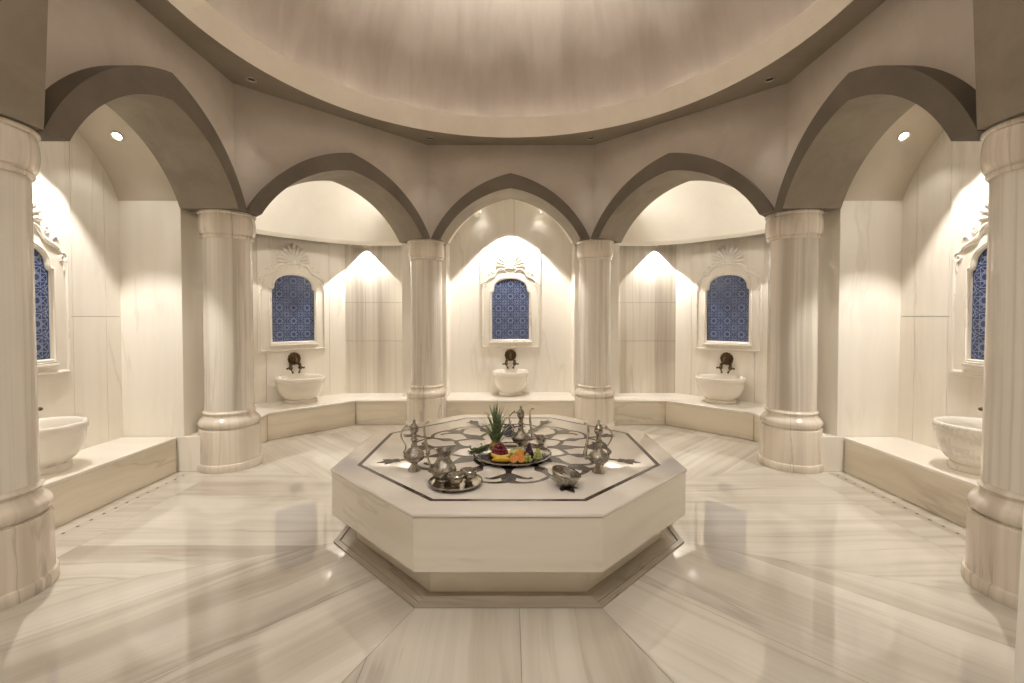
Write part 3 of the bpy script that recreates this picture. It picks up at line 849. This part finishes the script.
# ------------------------------------------------------------------ silverware
TT = .5148
def catmull(pts, n=6):
    P = [Vector(p) for p in pts]; P = [P[0]*2-P[1]]+P+[P[-1]*2-P[-2]]; o = []
    for i in range(1, len(P)-2):
        for k in range(n):
            t = k/n
            o.append(.5*((2*P[i])+(P[i+1]-P[i-1])*t+(2*P[i-1]-5*P[i]+4*P[i+1]-P[i+2])*t*t+(3*P[i]-P[i-1]-3*P[i+1]+P[i+2])*t**3))
    o.append(P[-2]); return o
def lerp_list(vals, n):
    o = []
    for i in range(n):
        t = i/(n-1)*(len(vals)-1); k = min(int(t), len(vals)-2); o.append(vals[k]+(vals[k+1]-vals[k])*(t-k))
    return o
def make_ewer():
    t = thing('silver_ewer', 'x', 'ewer', (0, 0, 0), 0, 'tall engraved silver ewers')
    flute = lambda a, z: 1+.035*math.cos(14*a)
    m = MB(); m.lathe([(0, 0), (.042, 0), (.044, .004), (.041, .009), (.034, .022), (.024, .038), (.019, .048), (.022, .052), (.022, .056), (.0, .056)], 36, fr=lambda a, z: 1+.05*math.cos(10*a) if .008 < z < .045 else 1)
    m.build('foot', M_silver_s, t)
    m = MB(); m.lathe([(0, .055), (.022, .056), (.042, .064), (.060, .078), (.069, .096), (.070, .104), (.066, .116), (.056, .127), (.040, .138), (.028, .148), (.022, .160), (.0185, .178), (.015, .195),
                       (.016, .2), (.023, .206), (.024, .213), (.016, .221), (.0145, .235), (.017, .250), (.0255, .262), (.027, .272), (.0, .273)], 36, fr=flute)
    m.build('body', M_silver, t)
    m = MB(); m.lathe([(0, .272), (.029, .272), (.029, .278), (.025, .283), (.025, .292), (.027, .295), (.024, .304), (.016, .315), (.009, .322), (.007, .327), (.010, .332), (.0095, .337), (.004, .343), (.0015, .352), (0, .353)], 28,
                      fr=lambda a, z: 1+.04*math.cos(8*a))
    m.build('lid', M_silver, t)
    p = catmull([(.056, 0, .100), (.080, 0, .098), (.090, 0, .118), (.082, 0, .165), (.072, 0, .22), (.068, 0, .270), (.072, 0, .305), (.083, 0, .322), (.098, 0, .324)])
    m = MB(); m.tube(p, lerp_list([.014, .0165, .0150, .0105, .0085, .007, .0058, .005, .0062], len(p)), 10); m.build('spout', M_silver_s, t)
    p = catmull([(-.022, 0, .285), (-.048, 0, .298), (-.075, 0, .278), (-.088, 0, .245), (-.078, 0, .208), (-.058, 0, .175), (-.058, 0, .145), (-.070, 0, .125), (-.062, 0, .108)])
    m = MB(); m.tube(p, lerp_list([.004, .0055, .0055, .006, .0055, .005, .005, .005, .004], len(p)), 8); m.ball((-.05, 0, .303), .007, 8, 6); m.build('handle', M_silver_s, t)
    return t
ew = make_ewer(); ew.location = (-.645, 3.03, TT); ew['label'] = 'tall silver ewer behind the silver jug, its spout towards the fruit'
ew.rotation_euler = (0, 0, R(4))
dup(ew, 'tall silver ewer behind the tilted silver bowl', (.585, 3.00, TT), R(176))
TRZ = TT+.012
dup(ew, 'tall silver ewer standing among the fruit beside the pineapple', (.078, 3.43, TT+.0125), R(-3))

def dish(name, label, cat, r, h, loc, group=None, mats=M_silver_s, rim=.03):
    t = thing(name, label, cat, loc, 0, group)
    m = MB(); m.lathe([(0, 0), (r*.80, 0), (r*.84, .003), (r*.90, h*.5), (r*.975, h*.92), (r*1.0, h), (r*.985, h+.004), (r*.965, h), (r*.905, h*.75), (r*.87, .012), (0, .012)], 72,
                      fr=lambda a, z: 1+(rim*.3*math.cos(36*a) if z > h*.8 else 0)); m.build('dish', mats, t)
    m = MB()
    m.lathe([(r*.985, h+.001), (r*1.015, h+.004), (r*1.02, h+.008), (r*.99, h+.010), (r*.97, h+.006), (r*.985, h+.001)], 72, fr=lambda a, z: 1+.008*math.cos(40*a), cap=False)
    m.build('rim', M_silver, t)
    return t
dish('fruit_tray', 'large round silver tray heaped with fruit in the middle of the platform', 'tray', .285, .024, (.012, 3.335, TT))
dish('silver_tray', 'small round silver tray under the jug and cups', 'tray', .163, .018, (-.338, 2.78, TT))

jug_scale = (1.22, 1.22, 1.0)
jug = thing('silver_jug', 'engraved silver jug without a lid on the small tray', 'jug', (-.418, 2.825, TT+.0125), R(8))
m = MB()
jp = [(0, 0), (.040, 0), (.043, .0042), (.040, .012), (.048, .022), (.060, .042), (.064, .060), (.060, .080), (.048, .104), (.036, .126), (.030, .146), (.030, .160), (.036, .178), (.042, .190)]
jin = [(.039, .190), (.032, .176), (.026, .158), (.028, .14), (.040, .10), (0, .05)]
rows = []
for r, z in jp+jin:
    row = []
    for j in range(40):
        a = 2*PI*j/40; lip = max(0, math.cos(a))**5*max(0, (z-.145)/.045) if r > .02 else 0
        rr = r*(1+.03*math.cos(16*a)*(1 if .02 < z < .12 else 0))
        row.append((rr*math.cos(a)+lip*.030, rr*math.sin(a), z+lip*.028))
    rows.append(row)
m.grid(rows, True, 0, False, False); m.build('body', M_silver, jug)
jug.scale = jug_scale
p = catmull([(-.036, 0, .182), (-.055, 0, .200), (-.076, 0, .185), (-.080, 0, .15), (-.072, 0, .11), (-.062, 0, .075)])
m = MB(); m.tube(p, lerp_list([.004, .0055, .0055, .005, .005, .006], len(p)), 8); m.build('handle', M_silver_s, jug)

def make_cup():
    t = thing('silver_cup', 'x', 'cup', (0, 0, 0), 0, 'small silver cups')
    m = MB(); m.lathe([(0, 0), (.024, 0), (.026, .004), (.020, .010), (.022, .014), (.038, .026), (.046, .046), (.049, .066), (.051, .070), (.049, .073), (.046, .068), (.042, .046), (.032, .028), (0, .02)], 32,
                      fr=lambda a, z: 1+.025*math.cos(16*a)); m.build('bowl', M_silver_s, t)
    m = MB(); m.lathe([(.0495, .052), (.0525, .055), (.0535, .066), (.051, .0695)], 32, fr=lambda a, z: 1+.02*math.cos(20*a), cap=False); m.build('rim_band', M_silver, t)
    return t
cup = make_cup(); cup.location = (-.330, 2.715, TT+.0125); cup['label'] = 'small silver cup at the front of the small tray'
dup(cup, 'small silver cup at the back of the small tray beside the jug', (-.262, 2.80, TT+.0125), .3)
dup(cup, 'small silver cup on the platform just behind the fruit tray', (.245, 3.64, TT), .2)

# tilted bath bowl: round bottom, leaning
tb = thing('bath_bowl', 'tilted silver bath bowl with a raised boss inside, lying on the platform', 'bowl', (.322, 2.75, TT), 0); tb.scale = (.88, .88, .92)
tl = R(13); rb = .11
m = MB()
op = [(0, 0), (.030, .001), (.055, .010), (.076, .028), (.088, .052), (.094, .074), (.098, .082), (.100, .088), (.098, .093), (.093, .093), (.089, .084), (.083, .052), (.068, .028), (.046, .014), (.034, .012), (.030, .016), (.022, .022), (.010, .026), (0, .027)]
Mt = Matrix.Rotation(tl, 4, 'Y') @ Matrix.Rotation(R(3), 4, 'X')
m.lathe(op, 44, M=Mt, fr=lambda a, z: 1+.012*math.cos(24*a)*(1 if z > .03 else 0))
zmin = min(v[2] for v in m.v); m.v = [(x, y, z-zmin) for x, y, z in m.v]
m.build('bowl', M_silver, tb, merge=True)
m = MB(); m.lathe([(.0985, .080), (.103, .084), (.104, .092), (.099, .096)], 44, M=Mt, cap=False)
m.v = [(x, y, z-zmin) for x, y, z in m.v]; m.build('rim_band', M_silver_s, tb)

# ------------------------------------------------------------------ fruit
FZ = TT+.0125
M_pine = simple('pineapple_rind', (.30, .17, .045), .55, col2=(.42, .27, .08), scale=60, bump=.4, bscale=70)
M_pleaf = simple('pineapple_leaf', (.10, .15, .06), .4, col2=(.26, .32, .17), scale=45)
M_ban = simple('banana_skin', (.80, .52, .055), .4, col2=(.72, .47, .05), scale=25)
M_btip = simple('banana_tip', (.16, .11, .04), .6)
M_red = simple('red_grape', (.15, .010, .022), .2, col2=(.26, .03, .045), scale=30, coat=.3)
M_purple = simple('dark_purple_grape', (.030, .012, .030), .25, col2=(.06, .02, .05), scale=30, coat=.2)
M_green = simple('green_grape', (.38, .42, .10), .2, col2=(.50, .52, .17), scale=30, coat=.3)
M_orange = simple('orange_peel', (.80, .27, .02), .4, col2=(.85, .33, .03), scale=30, bump=.2, bscale=220)
M_pulp = simple('orange_pulp', (.72, .19, .008), .3, col2=(.80, .28, .02), scale=45)
M_pith = simple('orange_pith', (.82, .48, .16), .6)
M_apple = simple('green_apple', (.58, .57, .18), .25, col2=(.66, .60, .26), scale=14, coat=.3)
M_stem = simple('brown_stem', (.12, .075, .03), .7)
M_herb = simple('herb_leaf', (.06, .085, .02), .5, col2=(.15, .18, .06), scale=40)

pa = thing('pineapple', 'upright pineapple with a tall leafy crown on the fruit tray', 'pineapple', (-.108, 3.42, FZ))
m = MB(); rows = []
for i in range(13):
    t = i/12; rows.append((.052*math.sin(PI*(.16+.70*t))**.6, .078*t))
m.lathe([(0, 0)]+rows+[(0, .078)], 28, fr=lambda a, z: 1+.05*math.cos(10*a+z*150)*math.cos(10*a-z*150)); m.build('fruit', M_pine, pa)
m = MB(); rn = random.Random(3)
for i in range(38):
    lv = i/38; a = i*2.39996; L = .105+.125*(lv**.7)+rn.uniform(-.012, .012); tilt = 1.05-.98*lv+rn.uniform(-.07, .07)
    w0 = .0135-.004*lv; zb = .070+.085*lv; rad = .026*(1-lv)+.005
    dirx, diry = math.cos(a), math.sin(a); rows = []
    for k in range(7):
        t = k/6; bend = tilt*(.45+.65*t)
        r = rad+L*t*math.sin(bend)*.82; z = zb+L*t*math.cos(bend*.8)
        w = w0*(1-t**2.2)+.0006; cx, cy = dirx*r, diry*r
        rows.append([(cx-diry*w, cy+dirx*w, z+.003*(1-t)), (cx+dirx*.004*(1-t), cy+diry*.004*(1-t), z-.0025), (cx+diry*w, cy-dirx*w, z+.003*(1-t)), (cx-dirx*.001, cy-diry*.001, z+.0015)])
    m.grid(rows, True, 0, True, True)
cr = m.build('crown', M_pleaf, pa, merge=False); cr['kind'] = 'stuff'

def bunch(name, label, mat, loc, layers, r, seed, taper=True):
    t = thing(name, label, 'grapes', loc)
    rn = random.Random(seed)
    m = MB(); m.ball((0, 0, 0), r, 12, 8); src = None
    k = 0
    for li, (n, rad) in enumerate(layers):
        for j in range(n):
            a = 2*PI*j/n+li*.6+rn.uniform(-.1, .1)
            p = (rad*math.cos(a)+rn.uniform(-.001, .001), rad*math.sin(a)+rn.uniform(-.001, .001), r+li*r*1.55)
            if src is None: src = m.build('berry', mat, t); o = src
            else: o = src.copy(); C.objects.link(o); o.parent = t
            o.location = p
    ztop = r+len(layers)*r*1.55
    m = MB(); m.tube([(0, 0, r), (.002, 0, ztop-.5*r), (.006, .003, ztop+.006)], [.0022, .0025, .003], 6); m.build('stem', M_stem, t)
    return t
bunch('grape_bunch', 'heap of red grapes in front of the pineapple', M_red, (-.078, 3.300, FZ), [(12, .052), (11, .047), (9, .038), (5, .022)], .0135, 1)
bunch('grape_bunch', 'heap of dark purple grapes under the spout of the ewer on the fruit tray', M_purple, (.135, 3.285, FZ), [(7, .026), (6, .024), (5, .019), (4, .014), (2, .008), (1, 0)], .0108, 2)
bunch('grape_bunch', 'bunch of green grapes at the front of the fruit tray', M_green, (.118, 3.185, FZ), [(7, .027), (5, .018), (2, .009)], .0118, 3)
bunch('grape_bunch', 'bunch of green grapes at the end of the tray beside the purple grapes', M_green, (.196, 3.243, FZ), [(7, .026), (6, .021), (4, .014), (1, 0)], .0118, 4)

def banana(label, loc, rz, roll):
    t = thing('banana', label, 'banana', (loc[0], loc[1], loc[2]+.005), rz, 'bananas on the fruit tray')
    p = [(.095*math.sin(R(-48+96*i/16)), -.070+.098*math.cos(R(-48+96*i/16))-.02, 0) for i in range(17)]
    Mr = Matrix.Rotation(roll, 4, 'X')
    p = [Mr @ Vector(q) for q in p]
    rad = [.006]+[.0105+.0075*math.sin(PI*i/14)**.7 for i in range(15)]+[.005]
    zmin = min(q.z-r_ for q, r_ in zip(p, rad)); p = [q-Vector((0, 0, zmin)) for q in p]
    m = MB(); m.tube(p[1:], rad[1:], 6); m.build('skin', M_ban, t, angle=20)
    m = MB(); m.tube([p[0]+(p[0]-p[1])*1.4, p[0], p[1]], [.0045, .0045, .008], 6); m.build('stalk', M_btip, t)
    return t
banana('yellow banana lying at the very front of the fruit tray', (-.060, 3.152, FZ), R(180), R(25))
banana('yellow banana resting behind the front banana, before the red grapes', (-.070, 3.205, FZ), R(174), R(-38))

def round_fruit(name, label, cat, mat, loc, r, group=None, dent=True, sq=.92):
    t = thing(name, label, cat, loc, 0, group)
    prof = []
    for i in range(17):
        th = PI*i/16; rr = r*math.sin(th); z = -r*sq*math.cos(th)
        if dent and i > 12: z -= r*.16*((i-12)/4)**2
        if dent and i < 3: z += r*.08*((3-i)/3)**2
        prof.append((max(rr, 0), z))
    zm = min(z for _, z in prof)
    m = MB(); m.lathe([(a, b-zm) for a, b in prof], 28, cap=False); m.build('fruit', mat, t)
    zt = prof[-1][1]-zm
    m = MB(); m.tube([(0, 0, zt-.002), (.002, 0, zt+.012)], [.0018, .0024], 6); m.build('stalk', M_stem, t)
    return t
round_fruit('green_apple', 'pale green apple between the red grapes and the orange', 'apple', M_apple, (.022, 3.268, FZ), .036, 'green apples on the tray')
round_fruit('green_apple', 'smaller pale green apple behind the whole orange', 'apple', M_apple, (.072, 3.325, FZ), .031, 'green apples on the tray')
round_fruit('orange', 'whole orange in front of the pale green apples', 'orange', M_orange, (.066, 3.215, FZ), .034, dent=False, sq=1)
def orange_half(label, loc, rot):
    t = thing('orange_half', label, 'orange', loc, 0, 'cut oranges on the tray'); t.rotation_euler = rot
    m = MB(); r = .027
    m.lathe([(r*math.sin(PI/2*i/8), -r*math.cos(PI/2*i/8)) for i in range(9)]+[(r*.93, .0005)], 28, cap=False); m.build('peel', M_orange, t)
    m = MB(); m.lathe([(r*.94, 0), (r*.84, .001), (0, .0005)], 28, cap=False); m.build('pith', M_pith, t)
    for k in range(8):
        m = MB(); a0, a1 = 2*PI*k/8+.07, 2*PI*(k+1)/8-.07; n = 6
        arc = [(r*.82*math.cos(a0+(a1-a0)*i/n), r*.82*math.sin(a0+(a1-a0)*i/n)) for i in range(n+1)]
        am = (a0+a1)/2; c = (r*.10*math.cos(am), r*.10*math.sin(am))
        m.prism([c]+arc, .0008, .0026); m.build('segment', M_pulp, t)
orange_half('cut orange half facing forward beside the bananas', (.022, 3.138, FZ+.0325), (R(62), 0, R(-12)))
orange_half('cut orange half facing forward beside the green grapes', (.074, 3.138, FZ+.0325), (R(62), 0, R(14)))

def herb(label, loc, seed, L):
    t = thing('herb_bunch', label, 'herbs', loc, 0, 'dark green herb bunches on the tray')
    rn = random.Random(seed)
    m = MB()
    for i in range(7):
        a = rn.uniform(-.35, .35); y0 = rn.uniform(-.02, .02)
        m.tube([(.018, y0*.5, .010+.003*i), (0, y0, .014+.004*i), (-L*.9*math.cos(a), y0+L*.6*math.sin(a), .014+.005*i)], .0018, 5)
    m.build('stems', M_herb, t, merge=False)
    m = MB()
    for i in range(150):
        x = rn.uniform(-L, .03); y = max(-.034, min(.034, rn.gauss(0, .02))); z = .006+abs(rn.gauss(.012, .018))*(1-.4*abs(x)/L)
        a = rn.uniform(0, 2*PI); ti = rn.uniform(-.5, .9); s_ = rn.uniform(.014, .024)
        d = Vector((math.cos(a)*math.cos(ti), math.sin(a)*math.cos(ti), math.sin(ti))); w = d.cross(Vector((0, 0, 1))).normalized()*s_*.42; c = Vector((x, y, max(z, .004)))
        u_ = Vector((0, 0, .003)); pts = [c, c+d*s_*.5+w+u_, c+d*s_, c+d*s_*.5-w+u_]
        pts = [Vector((min(q.x, .020), max(-.042, min(.042, q.y)), max(q.z, .001))) for q in pts]
        m.face(pts)
    f = m.build('leaves', M_herb, t, merge=False); f['kind'] = 'stuff'
herb('dark green herb bunch lying on the tray edge beside the pineapple', (-.188, 3.365, FZ+.012), 5, .035)
herb('dark green herb bunch overhanging the outer edge of the tray', (-.215, 3.285, FZ+.020), 6, .085)

# ------------------------------------------------------------------ camera, world, view
cam = bpy.data.cameras.new('camera'); co = bpy.data.objects.new('camera', cam); C.objects.link(co)
co.location = (0, 0, CAM_H); co.rotation_euler = (R(90-1.3), 0, 0)
cam.sensor_width = 36; cam.lens = 455/1024*36; cam.clip_start = .02
cam.shift_x = 1.5/1024; cam.shift_y = -14.2/1024
sc.camera = co
w = bpy.data.worlds.new('world'); sc.world = w; w.use_nodes = True
w.node_tree.nodes['Background'].inputs[0].default_value = (1, .9, .75, 1); w.node_tree.nodes['Background'].inputs[1].default_value = .0
vs = sc.view_settings; vs.view_transform = 'Standard'; vs.look = 'None'; vs.gamma = 1; vs.use_curve_mapping = False; vs.exposure = 1.3
cy = sc.cycles
cy.max_bounces = 10; cy.diffuse_bounces = 7; cy.glossy_bounces = 5; cy.caustics_reflective = False; cy.caustics_refractive = False
cy.use_denoising = True; cy.sample_clamp_indirect = 8
